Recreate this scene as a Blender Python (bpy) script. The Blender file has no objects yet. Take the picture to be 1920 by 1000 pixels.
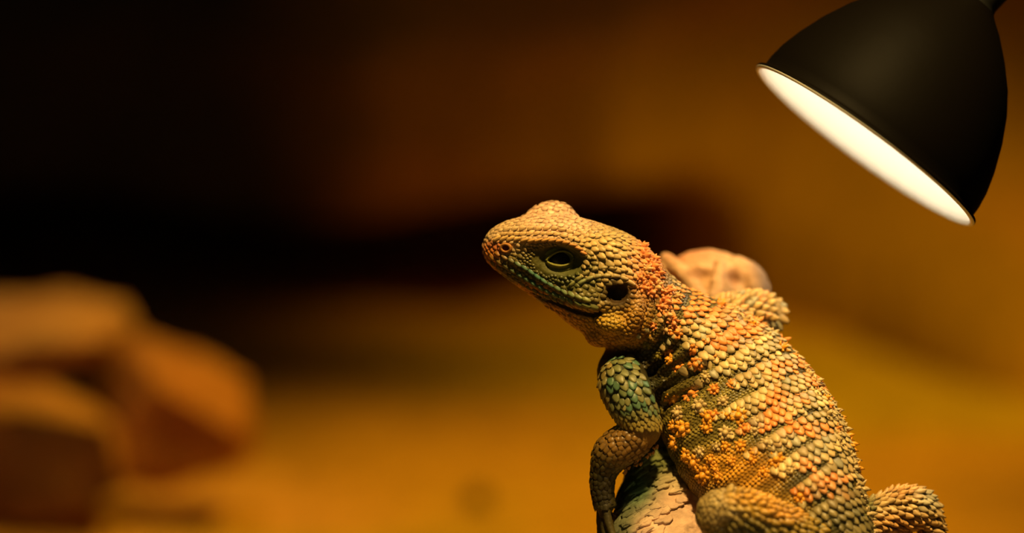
import bpy, bmesh, math, random
import numpy as np
from mathutils import Vector, Matrix, noise

R = random.Random(7)
NR = np.random.RandomState(11)
sc = bpy.context.scene
COL = sc.collection

# ---------------------------------------------------------------- camera
S = 6000.0            # modelling units of the animal per metre
DF = 5400.0           # camera to lizard distance in those units
PITCH = math.radians(10)
cam_d = bpy.data.cameras.new('camera')
cam = bpy.data.objects.new('camera', cam_d); COL.objects.link(cam)
cam.location = (0, -0.90, 0.40)
cam.rotation_euler = (math.pi/2 - PITCH, 0, 0)
cam_d.sensor_width = 36; cam_d.lens = 36*DF/1920
cam_d.clip_start = .01; cam_d.clip_end = 50
cam_d.dof.use_dof = True
cam_d.dof.focus_distance = (DF-62)/S
cam_d.dof.aperture_fstop = 3.3
sc.camera = cam
CM = np.array(Matrix.Translation(cam.location) @ cam.rotation_euler.to_matrix().to_4x4())

# ---------------------------------------------------------------- world and exposure
world = bpy.data.worlds.new('world'); sc.world = world; world.use_nodes = True
world.node_tree.nodes['Background'].inputs[0].default_value = (0.60, 0.52, 0.32, 1)
world.node_tree.nodes['Background'].inputs[1].default_value = 0.035
vs = sc.view_settings
vs.view_transform = 'Standard'; vs.look = 'None'; vs.gamma = 1; vs.use_curve_mapping = False
vs.exposure = 0.0

def to_world(a):
    """points in the animal's units (x right, y up, z towards the lens) -> world metres"""
    a = np.asarray(a, dtype=np.float64).reshape(-1, 3)
    c = np.column_stack([a[:, 0], a[:, 1], a[:, 2]-DF])/S
    return c @ CM[:3, :3].T + CM[:3, 3]
def dir_world(d):
    return np.asarray(d, float) @ CM[:3, :3].T
def P(u, v, w=0.0):
    k = (DF-w)/DF
    return np.array([(u-960)*k, (500-v)*k, w], float)
def uv_of(p):
    k = DF/(DF-p[:, 2]); return p[:, 0]*k+960, 500-p[:, 1]*k
def at(u, v, d):
    """a spot seen at photo position u,v at distance d metres along the view axis"""
    c = np.array([(u-960)/DF*d, (500-v)/DF*d, -d]); return CM[:3, :3] @ c + CM[:3, 3]

def aim(o, target):
    o.rotation_euler = (Vector(target)-o.location).to_track_quat('-Z', 'Y').to_euler()
def lamp_spot(name, loc, target, watts, color, size, blend=.8, radius=.03):
    l = bpy.data.lights.new(name, 'SPOT'); l.energy = watts; l.color = color
    l.spot_size = math.radians(size); l.spot_blend = blend; l.shadow_soft_size = radius
    o = bpy.data.objects.new(name, l); COL.objects.link(o); o.location = loc; aim(o, target); return o

# overhead basking heat lamp; the other spots are added fills with no visible source
body_c = to_world(P(1300, 650, 60))[0]
lamp_spot('basking_light', body_c+np.array([.02, -.19, .52]), body_c, 24, (1, .655, .205), 46, .6, .015)
lamp_spot('front_light', body_c+np.array([.22, -.50, -.02]), to_world(P(1300, 990, 60))[0], 2.8, (1, .68, .36), 9, 1, .04)  # added low fill to brighten the lower branch
lamp_spot('green_fill_light', body_c+np.array([-.40, -.60, -.12]), body_c, .60, (1, .80, .22), 40, 1, .12)
lamp_spot('wall_light', (.80, .20, .80), at(1760, 670, 1.90), 56, (1, .56, .012), 29, 1, .05)  # this and the next three: added spots making pools of light behind
lamp_spot('sand_light', (.22, .64, .85), (.02, .54, 0), 27, (1, .58, .02), 54, 1, .05)
lamp_spot('rock_light', (-.24, .80, .85), at(180, 660, 1.52), 10, (1, .54, .13), 26, 1, .03)
lamp_spot('outcrop_light', (.16, .20, .65), at(1150, 190, 2.0), 1.7, (1, .45, .02), 32, 1, .05)

# ---------------------------------------------------------------- materials
def mat(name, rough=.5, base=(.5, .5, .5), spec=.5):
    m = bpy.data.materials.new(name); m.use_nodes = True
    b = m.node_tree.nodes['Principled BSDF']
    b.inputs['Base Color'].default_value = (*base, 1); b.inputs['Roughness'].default_value = rough
    b.inputs['Specular IOR Level'].default_value = spec
    return m, m.node_tree, b
def add_bump(nt, b, scale, dist, strength=1, detail=4):
    tc = nt.nodes.new('ShaderNodeTexCoord'); n = nt.nodes.new('ShaderNodeTexNoise')
    n.inputs['Scale'].default_value = scale; n.inputs['Detail'].default_value = detail
    bp = nt.nodes.new('ShaderNodeBump'); bp.inputs['Distance'].default_value = dist; bp.inputs['Strength'].default_value = strength
    nt.links.new(tc.outputs['Object'], n.inputs['Vector']); nt.links.new(n.outputs['Fac'], bp.inputs['Height'])
    nt.links.new(bp.outputs['Normal'], b.inputs['Normal']); return n
def attr_mat(name, rough, bscale, bdist, var=.25, spec=.5, sss=0):
    m, nt, b = mat(name, rough, spec=spec)
    a = nt.nodes.new('ShaderNodeAttribute'); a.attribute_name = 'Col'
    n = add_bump(nt, b, bscale, bdist)
    mr = nt.nodes.new('ShaderNodeMapRange'); mr.inputs[3].default_value = 1-var; mr.inputs[4].default_value = 1+var
    mx = nt.nodes.new('ShaderNodeVectorMath'); mx.operation = 'SCALE'
    nt.links.new(n.outputs['Fac'], mr.inputs[0]); nt.links.new(mr.outputs[0], mx.inputs['Scale'])
    nt.links.new(a.outputs['Color'], mx.inputs[0]); nt.links.new(mx.outputs[0], b.inputs['Base Color'])
    if sss:
        b.inputs['Subsurface Weight'].default_value = sss
        b.inputs['Subsurface Radius'].default_value = (.0012, .0006, .0003); b.inputs['Subsurface Scale'].default_value = 1
    return m
M_SKIN = attr_mat('lizard_skin', .6, 900, .00025, .35, .2)
M_SCALE = attr_mat('lizard_scale', .42, 700, .00008, .18, .35)
M_BARK = attr_mat('bark', .85, 260, .0008, .35, .25)
M_ROCK = attr_mat('sandstone', .9, 60, .004, .4, .2)
M_EYE, _, _ = mat('eye_gloss', .35, (.010, .006, .002), .25)
M_CLAW, _, _ = mat('claw_horn', .35, (.05, .035, .02))
M_BLACK, _nt, _b = mat('black_lamp_enamel', .6, (.0028, .0020, .0012), .05); add_bump(_nt, _b, 120, .0001)
M_WHITE, _nt, _b = mat('white_reflector_enamel', .35, (.86, .84, .78)); add_bump(_nt, _b, 60, .0002)
M_SOCK, _nt, _b = mat('black_socket_plastic', .5, (.008, .008, .007), .3); add_bump(_nt, _b, 120, .0001)
M_BULB, _nt, _b = mat('lit_bulb_glass', .3, (1, .9, .7))
_b.inputs['Emission Color'].default_value = (1, .90, .70, 1); _b.inputs['Emission Strength'].default_value = 3

# ---------------------------------------------------------------- mesh helpers
def mk(name, verts, faces, m, parent=None, col=None, smooth=True, metric=False, kind=None, label=None):
    w = np.asarray(verts, float) if metric else to_world(verts)
    off = np.array(parent['_o']) if parent is not None and '_o' in parent else np.zeros(3)
    me = bpy.data.meshes.new(name)
    if isinstance(faces, np.ndarray):
        nf, k = faces.shape
        me.vertices.add(len(w)); me.vertices.foreach_set('co', (w-off).astype(np.float32).ravel())
        me.loops.add(nf*k); me.loops.foreach_set('vertex_index', faces.astype(np.int32).ravel())
        me.polygons.add(nf); me.polygons.foreach_set('loop_start', np.arange(nf, dtype=np.int32)*k)
        me.polygons.foreach_set('loop_total', np.full(nf, k, np.int32)); me.update(calc_edges=True)
    else:
        me.from_pydata([tuple(x) for x in (w-off)], [], [tuple(f) for f in faces]); me.update()
    if col is not None:
        c = np.ones((len(w), 4), np.float32); c[:, :3] = np.clip(np.broadcast_to(col, (len(w), 3)), 0.001, 1)
        a = me.color_attributes.new('Col', 'FLOAT_COLOR', 'POINT'); a.data.foreach_set('color', c.ravel())
    if smooth: me.polygons.foreach_set('use_smooth', np.ones(len(me.polygons), bool))
    me.materials.append(m)
    o = bpy.data.objects.new(name, me); COL.objects.link(o)
    if parent is not None: o.parent = parent
    if kind: o['kind'] = kind
    if label: o['label'] = label
    return o
def root(name, loc, label, cat, group=None):
    o = bpy.data.objects.new(name, None); COL.objects.link(o); o.empty_display_size = .01
    o.location = loc; o['label'] = label; o['category'] = cat; o['_o'] = [float(x) for x in loc]
    if group: o['group'] = group
    return o

# ---------------------------------------------------------------- distance-field modelling
def norm(a): return a/np.maximum(np.linalg.norm(a, axis=-1, keepdims=True), 1e-9)
def catmull(p, n):
    p = np.asarray(p, float); q = np.vstack([2*p[0]-p[1], p, 2*p[-1]-p[-2]]); out = []
    for i in range(1, len(q)-2):
        for t in np.arange(n)/n:
            a, b, c, d = q[i-1:i+3]
            out.append(.5*((2*b)+(-a+c)*t+(2*a-5*b+4*c-d)*t*t+(-a+3*b-3*c+d)*t**3))
    out.append(p[-1]); return np.array(out)
class Chain:
    """elliptical tube along a spline: rows are (u, v, w, radius across, radius in depth)"""
    def __init__(s, rows, n=5, ripple=0, period=34):
        rows = [tuple(r)+(r[3],) if len(r) == 4 else tuple(r) for r in rows]
        raw = np.array([np.r_[P(*r[:3]), r[3:5]] for r in rows])
        d = catmull(raw, n); s.c = d[:, :3]; s.ra = np.maximum(d[:, 3], 1); s.rb = np.maximum(d[:, 4], 1)
        s.L = np.r_[0, np.cumsum(np.linalg.norm(np.diff(s.c, axis=0), axis=1))]
        if ripple:
            f = 1+ripple*np.sin(s.L/period*2*math.pi)+ripple*.6*np.sin(s.L/period*3.7+1)
            s.ra = s.ra*f; s.rb = s.rb*f
        s.T = norm(np.gradient(s.c, axis=0)); B = np.array([0, 0, 1.])-s.T*s.T[:, 2:3]
        B = np.where(np.linalg.norm(B, axis=1, keepdims=True) < .15, np.array([[0, 1., 0]]), B)
        s.B = norm(B); s.N = np.cross(s.B, s.T)
        r = np.maximum(s.ra, s.rb)[:, None]; s.lo = (s.c-r).min(0); s.hi = (s.c+r).max(0)
    def frame(s, l):
        f = lambda a: np.array([np.interp(l, s.L, a[:, k]) for k in range(3)])
        return f(s.c), f(s.T), f(s.N), f(s.B), np.interp(l, s.L, s.ra), np.interp(l, s.L, s.rb)
    def dist(s, X, Y, Z):
        shape = np.broadcast_shapes(X.shape, Y.shape, Z.shape); out = np.full(shape, CUT); grid = X.ndim == 3
        X0, Y0, Z0 = X, Y, Z; G = None
        for i in range(len(s.c)-1):
            a, b = s.c[i], s.c[i+1]; ab = b-a; L2 = max(ab @ ab, 1e-6)
            r = max(s.ra[i], s.rb[i], s.ra[i+1], s.rb[i+1])+26; lo = np.minimum(a, b)-r; hi = np.maximum(a, b)+r
            if grid:
                ix = [slice(int(np.searchsorted(A.ravel(), lo[k])), int(np.searchsorted(A.ravel(), hi[k]))) for k, A in enumerate((X0, Y0, Z0))]
                if any(q.stop <= q.start for q in ix): continue
                X, Y, Z = X0[ix[0]], Y0[:, ix[1]], Z0[:, :, ix[2]]; ix = tuple(ix)
            else:
                ix = np.where((X0 > lo[0]) & (X0 < hi[0]) & (Y0 > lo[1]) & (Y0 < hi[1]) & (Z0 > lo[2]) & (Z0 < hi[2]))[0]
                if not len(ix): continue
                X, Y, Z = X0[ix], Y0[ix], Z0[ix]
            px, py, pz = X-a[0], Y-a[1], Z-a[2]
            t = (px*ab[0]+py*ab[1]+pz*ab[2])/L2; tc = np.clip(t, 0, 1)
            ex = (t-tc)*math.sqrt(L2)
            ra = s.ra[i]+(s.ra[i+1]-s.ra[i])*tc; rb = s.rb[i]+(s.rb[i+1]-s.rb[i])*tc
            N = s.N[i]; B = s.B[i]
            qx, qy, qz = px-ab[0]*tc, py-ab[1]*tc, pz-ab[2]*tc
            n = qx*N[0]+qy*N[1]+qz*N[2]; bb = qx*B[0]+qy*B[1]+qz*B[2]
            ln = np.sqrt(n*n+bb*bb+ex*ex)+1e-4
            k = np.sqrt((n/ra)**2+(bb/rb)**2+(ex*2/(ra+rb))**2)+1e-5
            d = ln*(1-1/k); d = np.where(k < .05, -np.minimum(ra, rb), d)
            out[ix] = np.minimum(out[ix], d)
        return out
class Ell:
    def __init__(s, u, v, w, a, b, c, rot=0):
        s.o = P(u, v, w); s.r = (a, b, c); s.cs, s.sn = math.cos(math.radians(rot)), math.sin(math.radians(rot))
        m = max(a, b, c); s.lo = s.o-m; s.hi = s.o+m
    def dist(s, X, Y, Z):
        x, y, z = X-s.o[0], Y-s.o[1], Z-s.o[2]
        x, y = x*s.cs+y*s.sn, -x*s.sn+y*s.cs
        ln = np.sqrt(x*x+y*y+z*z)+1e-4; k = np.sqrt((x/s.r[0])**2+(y/s.r[1])**2+(z/s.r[2])**2)+1e-5
        d = ln*(1-1/k); return np.where(k < .05, -min(s.r), d)
CUT = 60.
def combine(F, G, mode, k):
    if mode == 's': F, G = -F, G
    h = np.maximum(k-np.abs(F-G), 0)/k; m = np.minimum(F, G)-h*h*k*.25
    return -m if mode == 's' else m
def field_pts(ops, pts):
    F = np.full(len(pts), CUT)
    for mode, pr, k in ops:
        i = np.where(np.all((pts > pr.lo-35) & (pts < pr.hi+35), axis=1))[0]
        if len(i) == 0: continue
        q = pts[i]; F[i] = combine(F[i], pr.dist(q[:, 0], q[:, 1], q[:, 2]), mode, k)
    return F
def grad_pts(ops, pts, e=1.2):
    g = np.zeros_like(pts)
    for d in np.array([[1, 1, 1], [1, -1, -1], [-1, 1, -1], [-1, -1, 1.]]):
        g += field_pts(ops, pts+d*e)[:, None]*d
    return norm(g)
def mesh_field(ops, lo, hi, h):
    ax = [np.arange(lo[k], hi[k]+h, h, dtype=np.float32) for k in range(3)]
    F = np.full([len(a) for a in ax], CUT, np.float32)
    for mode, pr, k in ops:
        sl = []
        for d in range(3):
            i0 = max(0, int((pr.lo[d]-35-lo[d])/h)); i1 = min(len(ax[d]), int((pr.hi[d]+35-lo[d])/h)+2); sl.append(slice(i0, max(i0, i1)))
        if any(x.stop <= x.start for x in sl): continue
        sub = F[tuple(sl)]
        G = pr.dist(ax[0][sl[0]][:, None, None], ax[1][sl[1]][None, :, None], ax[2][sl[2]][None, None, :])
        F[tuple(sl)] = combine(sub, np.minimum(G, CUT), mode, k)
    I = F < 0
    n = np.array(F.shape)-1
    cnt = np.zeros(n, np.int8); acc = np.zeros((*n, 3), np.float32); ne = np.zeros(n, np.int16)
    for a in (0, 1):
        for b in (0, 1):
            for c in (0, 1): cnt += I[a:n[0]+a, b:n[1]+b, c:n[2]+c]
    act = (cnt > 0) & (cnt < 8); idx = -np.ones(n, np.int64); ii = np.argwhere(act); idx[act] = np.arange(len(ii))
    V = np.zeros((len(ii), 3)); W = np.zeros(len(ii))
    offs = [(a, b, c) for a in (0, 1) for b in (0, 1) for c in (0, 1)]
    for p in offs:
        for ax_ in range(3):
            if p[ax_]: continue
            q = list(p); q[ax_] = 1
            f0 = F[tuple((ii+p).T)]; f1 = F[tuple((ii+q).T)]; m = (f0 < 0) != (f1 < 0)
            t = np.where(m, f0/(f0-f1+1e-12), 0); pt = ii+np.array(p, float); pt[:, ax_] += t
            V += pt*m[:, None]; W += m
    V = V/W[:, None]*h+np.array(lo)
    faces = []
    for ax_ in range(3):
        o1, o2 = [(1, 2), (2, 0), (0, 1)][ax_]
        sl0 = [slice(None)]*3; sl1 = [slice(None)]*3
        sl0[ax_] = slice(0, -1); sl1[ax_] = slice(1, None)
        ch = I[tuple(sl0)] != I[tuple(sl1)]; e = np.argwhere(ch)
        ok = (e[:, o1] > 0) & (e[:, o2] > 0) & (e[:, o1] < n[o1]) & (e[:, o2] < n[o2]); e = e[ok]
        d1 = np.zeros(3, int); d1[o1] = 1; d2 = np.zeros(3, int); d2[o2] = 1
        q = np.stack([idx[tuple((e-d1-d2).T)], idx[tuple((e-d2).T)], idx[tuple(e.T)], idx[tuple((e-d1).T)]], 1)
        flip = ~I[tuple(e.T)]; q[flip] = q[flip][:, ::-1]; faces.append(q)
    return V, np.vstack(faces)
def subdivide(V, Fc):
    e = np.stack([Fc, np.roll(Fc, -1, 1)], 2).reshape(-1, 2); es = np.sort(e, 1)
    key = es[:, 0]*len(V)+es[:, 1]; u, inv = np.unique(key, return_inverse=True)
    em = (V[u//len(V)]+V[u % len(V)])/2; fm = V[Fc].mean(1); nv = len(V); ei = inv.reshape(-1, 4)+nv; fi = np.arange(len(Fc))+nv+len(em)
    out = [np.stack([Fc[:, k], ei[:, k], fi, ei[:, (k+3) % 4]], 1) for k in range(4)]
    return np.vstack([V, em, fm]), np.vstack(out)
def refine(ops, V, it=3):
    for _ in range(it):
        g = grad_pts(ops, V); f = field_pts(ops, V); V = V-g*np.clip(f, -4, 4)[:, None]*.9
    return V

# ================================================================= LARGE STRUCTURE
def fbm(x, y, z, o=4):
    return noise.fractal(Vector((x, y, z)), 1.0, 2.0, o)
def smooth01(a, b, x):
    t = min(1, max(0, (x-a)/(b-a))); return t*t*(3-2*t)
def grid_surface(name, fn, nu, nv, m, colf, label=None):
    vs_, cs = [], []
    for j in range(nv+1):
        for i in range(nu+1):
            p = fn(i/nu, j/nv); vs_.append(p); cs.append(colf(p))
    a = np.arange(nu*nv); i = a % nu; j = a//nu; b = j*(nu+1)+i
    F = np.stack([b, b+1, b+nu+2, b+nu+1], 1)
    o = mk(name, vs_, F, m, col=np.array(cs), metric=True); o['kind'] = 'structure'
    if label: o['label'] = label
    return o
# sand floor with low dunes
def floor_h(x, y):
    h = .016*fbm(x*2.1+3, y*2.6, 0, 3)+.0018*fbm(x*22, y*22, 3, 3)
    h += .030*math.exp(-((x+.30)/.28)**2-((y-.44)/.07)**2)          # low ridge in front of the rocks
    h += .020*math.exp(-((x-.10)/.22)**2-((y-.50)/.06)**2)
    return h
def floor_fn(a, b):
    x = -1.6+3.4*a; y = -.5+2.3*b*(.6+.4*b); return (x, y, floor_h(x, y))
def floor_col(p):
    k = smooth01(-.3, .35, fbm(p[0]*2.5+5, p[1]*3.5, 1, 3)); j = smooth01(-.5, .1, p[0])
    a = np.array([.60, .30, .075]); b = np.array([.52, .34, .045])
    c = a*(1-k*j)+b*k*j
    return c*(1+.15*fbm(p[0]*30, p[1]*30, 0, 3))
grid_surface('floor', floor_fn, 240, 170, M_ROCK, floor_col)
# back wall: rock face with a hollow below a bulging outcrop, its left end coloured near black for deep shade
def wall_fn(a, b):
    x = -1.3+2.9*a; z = -.1+1.5*b**1.5
    y = 1.16+.05*fbm(x*1.5, z*2.2, 4, 4)+.010*fbm(x*9, z*14, 2, 3)
    zz = z-.012*math.sin(x*17+1)-.02*smooth01(0, .2, x)
    over = (1-smooth01(.07, .17, x))*smooth01(.070, .105, zz)*(1-.8*smooth01(.20, .30, z))
    y -= .13*over*(.55+.45*smooth01(-.20, -.08, x))
    y += .34*(1-smooth01(.05, .17, x))*(1-smooth01(.055, .085, zz))            # hollow under the overhang
    y -= .30*smooth01(.10, .40, x)*(1-smooth01(-.02, .16, z))                   # rising ledge on the right
    return (x, y, z)
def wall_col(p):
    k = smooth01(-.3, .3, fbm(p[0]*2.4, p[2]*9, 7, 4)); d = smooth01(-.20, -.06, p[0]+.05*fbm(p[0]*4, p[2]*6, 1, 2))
    a = np.array([.42, .20, .05]); b = np.array([.35, .19, .03]); return (a*k+b*(1-k))*d+np.array([.05, .042, .034])*(1-d)  # dark left part is shade painted into the rock colour
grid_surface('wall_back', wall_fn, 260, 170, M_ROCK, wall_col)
def side_fn(x0):
    def f(a, b):
        y = -.5+2.3*a; z = -.1+1.5*b; return (x0+.03*fbm(y*3, z*3, x0, 3), y, z)
    return f
grid_surface('wall_left', side_fn(-1.28), 50, 30, M_ROCK, lambda p: (.06, .04, .03))
grid_surface('wall_right', side_fn(1.55), 50, 30, M_ROCK, lambda p: (.30, .17, .05))

# ================================================================= ROCKS
def rock(label, pts, dist, seed, col1, col2, bev=.010):
    bm = bmesh.new()
    for p in pts: bm.verts.new(p)
    bmesh.ops.convex_hull(bm, input=bm.verts)
    for v in [v for v in bm.verts if not v.link_faces]: bm.verts.remove(v)
    bmesh.ops.bevel(bm, geom=bm.edges[:]+bm.verts[:], offset=bev, segments=2, profile=.6, affect='EDGES', clamp_overlap=True)
    bmesh.ops.triangulate(bm, faces=bm.faces)
    for _ in range(3): bmesh.ops.subdivide_edges(bm, edges=[e for e in bm.edges if e.calc_length() > .012], cuts=1, use_grid_fill=True)
    bmesh.ops.triangulate(bm, faces=bm.faces); bm.normal_update()
    for v in bm.verts:
        q = v.co*22; v.co += v.normal*(.0050*fbm(q.x+seed, q.y, q.z, 3)+.0015*fbm(q.x*4, q.y*4, q.z*4+seed, 3))
    V = np.array([v.co[:] for v in bm.verts]); F = np.array([[v.index for v in f.verts] for f in bm.faces]); bm.free()
    cs = []
    for v in V:
        k = smooth01(-.35, .35, fbm(v[0]*16+seed, v[1]*16, v[2]*16, 3)); cs.append(np.array(col1)*k+np.array(col2)*(1-k))
    o = mk('rock', V, F, M_ROCK, col=np.array(cs), metric=True)
    o['label'] = label; o['category'] = 'rock'; o['group'] = 'sandstone rocks piled at the left'
    return o
def rock_pts(front, d, depth, taper=.8):
    """hull of a front outline (photo positions at distance d) and the same drawn in behind"""
    out = []
    for u, v in front: out.append(tuple(at(u, v, d)))
    cu = sum(p[0] for p in front)/len(front); cv = sum(p[1] for p in front)/len(front)
    for u, v in front: out.append(tuple(at(cu+(u-cu)*taper, cv+(v-cv)*taper-12, d+depth)))
    return out
RC1, RC2 = (.52, .25, .08), (.40, .16, .045)
# each rock: a front face that leans back, a lit top and a base on the sand
def rock3(label, face, top, d, dt, seed, c1=RC1, c2=RC2):
    pts = [tuple(at(u, v, d)) for u, v in face]+[tuple(at(u, v, dt)) for u, v in top]
    pts += [tuple(at(u, v+60, dt+.02)) for u, v in top]
    return rock(label, pts, d, seed, c1, c2)
rock3('angular brown rock in the middle of the pile, sloping towards the sand',
      [(195, 905), (250, 760), (285, 715), (450, 815), (420, 880), (300, 925)],
      [(175, 722), (222, 655), (262, 622), (330, 660), (462, 712), (475, 790)], 1.47, 1.56, 3)
rock3('blocky brown rock at the lower left, cut by the picture edge',
      [(-120, 1000), (-110, 770), (30, 812), (140, 790), (205, 800), (238, 920), (100, 965)],
      [(-150, 690), (-20, 705), (90, 722), (190, 760), (215, 790)], 1.38, 1.47, 9)
rock3('flat tan rock slab topmost at the left edge',
      [(-150, 685), (40, 660), (110, 684), (196, 640), (110, 690), (0, 700)],
      [(-160, 560), (0, 552), (70, 560), (130, 552), (225, 578), (248, 618)], 1.47, 1.58, 21, (.56, .32, .16), (.48, .24, .10))
def ground_hit(u, v):
    c = CM[:3, 3]; d = at(u, v, 1.)-c
    t = c[2]/-d[2]
    for _ in range(12):
        p = c+d*t; t += (p[2]-floor_h(p[0], p[1]))/-d[2]
    return c+d*t
g = ground_hit(898, 948)
bm = bmesh.new(); bmesh.ops.create_icosphere(bm, subdivisions=3, radius=.0062)
for v in bm.verts: v.co = Vector((v.co.x*1.1, v.co.y, v.co.z*.95))*(1+.18*fbm(v.co.x*160, v.co.y*160, v.co.z*160, 2)) + Vector(g)+Vector((0, 0, .004))
pb = mk('pebble', [v.co[:] for v in bm.verts], [[v.index for v in f.verts] for f in bm.faces], M_ROCK, col=(.10, .08, .015), metric=True); bm.free()
pb['label'] = 'small dark olive pebble alone on the sand in front'; pb['category'] = 'pebble'

# ================================================================= HEAT LAMP
lc = P(1621, 273, -60)
la = norm(np.array([-.597, -.800, .016]))            # where the shade opens to
lm = norm(np.array([.80, -.60, 0])-la*np.dot(la, [.80, -.60, 0])); ln_ = np.cross(la, lm)
lroot = root('heat_lamp', to_world(lc)[0], 'black dome heat lamp with lit white inside hanging at upper right', 'lamp')
def lathe(prof, n=96):
    V = []; 
    for s_, r_ in prof:
        for k in range(n):
            a = 2*math.pi*k/n; V.append(lc-la*s_+(lm*math.cos(a)+ln_*math.sin(a))*r_)
    m = len(prof); F = []
    for j in range(m-1):
        for k in range(n):
            k2 = (k+1) % n; F.append((j*n+k, (j+1)*n+k, (j+1)*n+k2, j*n+k2))
    return np.array(V), np.array(F)
outer = [(0, 249), (-2, 252.5), (1, 255), (5, 254), (7, 247), (12, 243), (30, 243), (60, 239), (100, 228), (150, 209), (200, 184), (240, 157), (280, 121), (315, 84), (335, 58), (343, 50)]
inner = [(343, 46), (325, 66), (300, 98), (262, 134), (222, 166), (180, 190), (130, 212), (80, 228), (40, 236), (14, 239), (9, 241), (4, 243), (0, 245), (0, 249)]
mk('shade', *lathe(outer), M_BLACK, lroot)
mk('reflector', *lathe(inner), M_WHITE, lroot, label='white enamelled inside of the shade')
mk('rim', *lathe([(0, 244.5), (-3, 246.5), (-4, 249.5), (-3, 253), (0, 254.5)]), M_WHITE, lroot, label='bright white rim lip')
mk('socket', *lathe([(336, 56), (340, 50), (352, 48), (375, 51), (400, 54), (470, 54), (476, 48), (500, 44), (560, 40), (566, 30), (568, 6)], 48), M_SOCK, lroot)
mk('bulb', *lathe([(335, 26), (300, 28), (275, 40), (250, 55), (225, 62), (200, 60), (182, 48), (170, 30), (166, 10), (165.5, .5)], 32), M_BULB, lroot)
cp = [lc-la*565, lc-la*700+np.array([0, 60, 0]), lc-la*800+np.array([0, 260, 0]), lc-la*820+np.array([0, 900, 0])]
cc = catmull(cp, 8); V = []; n = 10
for i, c in enumerate(cc):
    t = norm(cc[min(i+1, len(cc)-1)]-cc[max(i-1, 0)]); a = norm(np.cross(t, [0, 0, 1.])); b = np.cross(t, a)
    for k in range(n): V.append(c+(a*math.cos(2*math.pi*k/n)+b*math.sin(2*math.pi*k/n))*14)
mk('cord', V, np.array([(i*n+k, i*n+(k+1) % n, (i+1)*n+(k+1) % n, (i+1)*n+k) for i in range(len(cc)-1) for k in range(n)]), M_SOCK, lroot)
bl = bpy.data.lights.new('bulb_light', 'POINT'); bl.energy = .075; bl.color = (1, .87, .64); bl.shadow_soft_size = .004
blo = bpy.data.objects.new('bulb_light', bl); COL.objects.link(blo); blo.location = to_world(lc-la*150)[0]

# ================================================================= BRANCH
branch = Chain([(1040, 1850, 140, 120, 115), (1120, 1500, 120, 112, 110), (1190, 1180, 40, 100, 100), (1240, 1000, -22, 95, 92), (1290, 800, -190, 96, 90), (1325, 640, -300, 98, 88), (1335, 560, -340, 96, 84)], 5, .012, 90)
br_ops = [('u', branch, 10),
          ('u', Ell(1325, 545, -335, 92, 76, 80, -10), 30),
          ('u', Chain([(1250, 486, -295, 13), (1285, 518, -255, 15), (1320, 560, -233, 14)], 4), 7),
          ('u', Chain([(1350, 498, -247, 12), (1343, 540, -227, 14), (1335, 590, -213, 15)], 4), 7),
          ('u', Chain([(1385, 498, -301, 18), (1415, 525, -281, 24), (1428, 580, -273, 24)], 4), 14),
          ('u', Chain([(1225, 500, -303, 12), (1250, 528, -273, 16), (1290, 560, -255, 16)], 4), 14),
          ('s', Ell(1378, 520, -238, 15, 18, 40, 10), 8), ('s', Ell(1312, 508, -238, 26, 8, 30, -35), 8), ('s', Ell(1366, 560, -213, 9, 34, 32, 0), 8), ('s', Ell(1262, 520, -263, 26, 6, 30, -38), 6)]
V, F = mesh_field(br_ops, (40, -1400, -470), (540, 60, 280), 8)
V = refine(br_ops, V)
V, F = subdivide(V, F); V = refine(br_ops, V, 1)
g_ = grad_pts(br_ops, V)
def vfbm(pts, sc_, o=3, seed=0):
    return np.array([noise.fractal(Vector((p[0]*sc_+seed, p[1]*sc_, p[2]*sc_)), 1.0, 2.0, o) for p in pts])
nz = vfbm(V, .045, 3, 5); V = V+g_*(nz*3.0)[:, None]
def mixes(base, u, v, blobs):
    c = np.tile(np.array(base, float), (len(u), 1))
    for (bu, bv, ru, rv, rgb, st) in blobs:
        d = ((u-bu)/ru)**2+((v-bv)/rv)**2; a = (np.exp(-d*d*.7)*st)[:, None]; c = c*(1-a)+np.array(rgb)*a
    return c
BR_BLOBS = [(1300, 1010, 90, 110, (.80, .50, .36), 1), (1240, 990, 60, 70, (.66, .44, .30), .9), (1185, 905, 52, 62, (.060, .115, .055), 1), (1235, 860, 70, 36, (.10, .12, .03), .9), (1160, 985, 32, 60, (.10, .12, .06), .85), (1270, 905, 36, 22, (.34, .28, .14), .7),
            (1330, 500, 130, 60, (.60, .34, .17), .9), (1300, 480, 50, 14, (.55, .22, .10), .7), (1312, 512, 26, 10, (.22, .09, .03), .8), (1375, 520, 14, 18, (.20, .08, .03), .8), (1365, 560, 8, 30, (.30, .20, .12), .7)]
bu_, bv_ = uv_of(V)
bc = mixes((.30, .20, .12), bu_, bv_, BR_BLOBS)
stump = root('branch', to_world(P(1040, 1840, 140))[0], 'thick gnarled branch with flaking bark that the lizard clings to', 'branch')
mk('wood', V, F, M_BARK, stump, col=bc)

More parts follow.
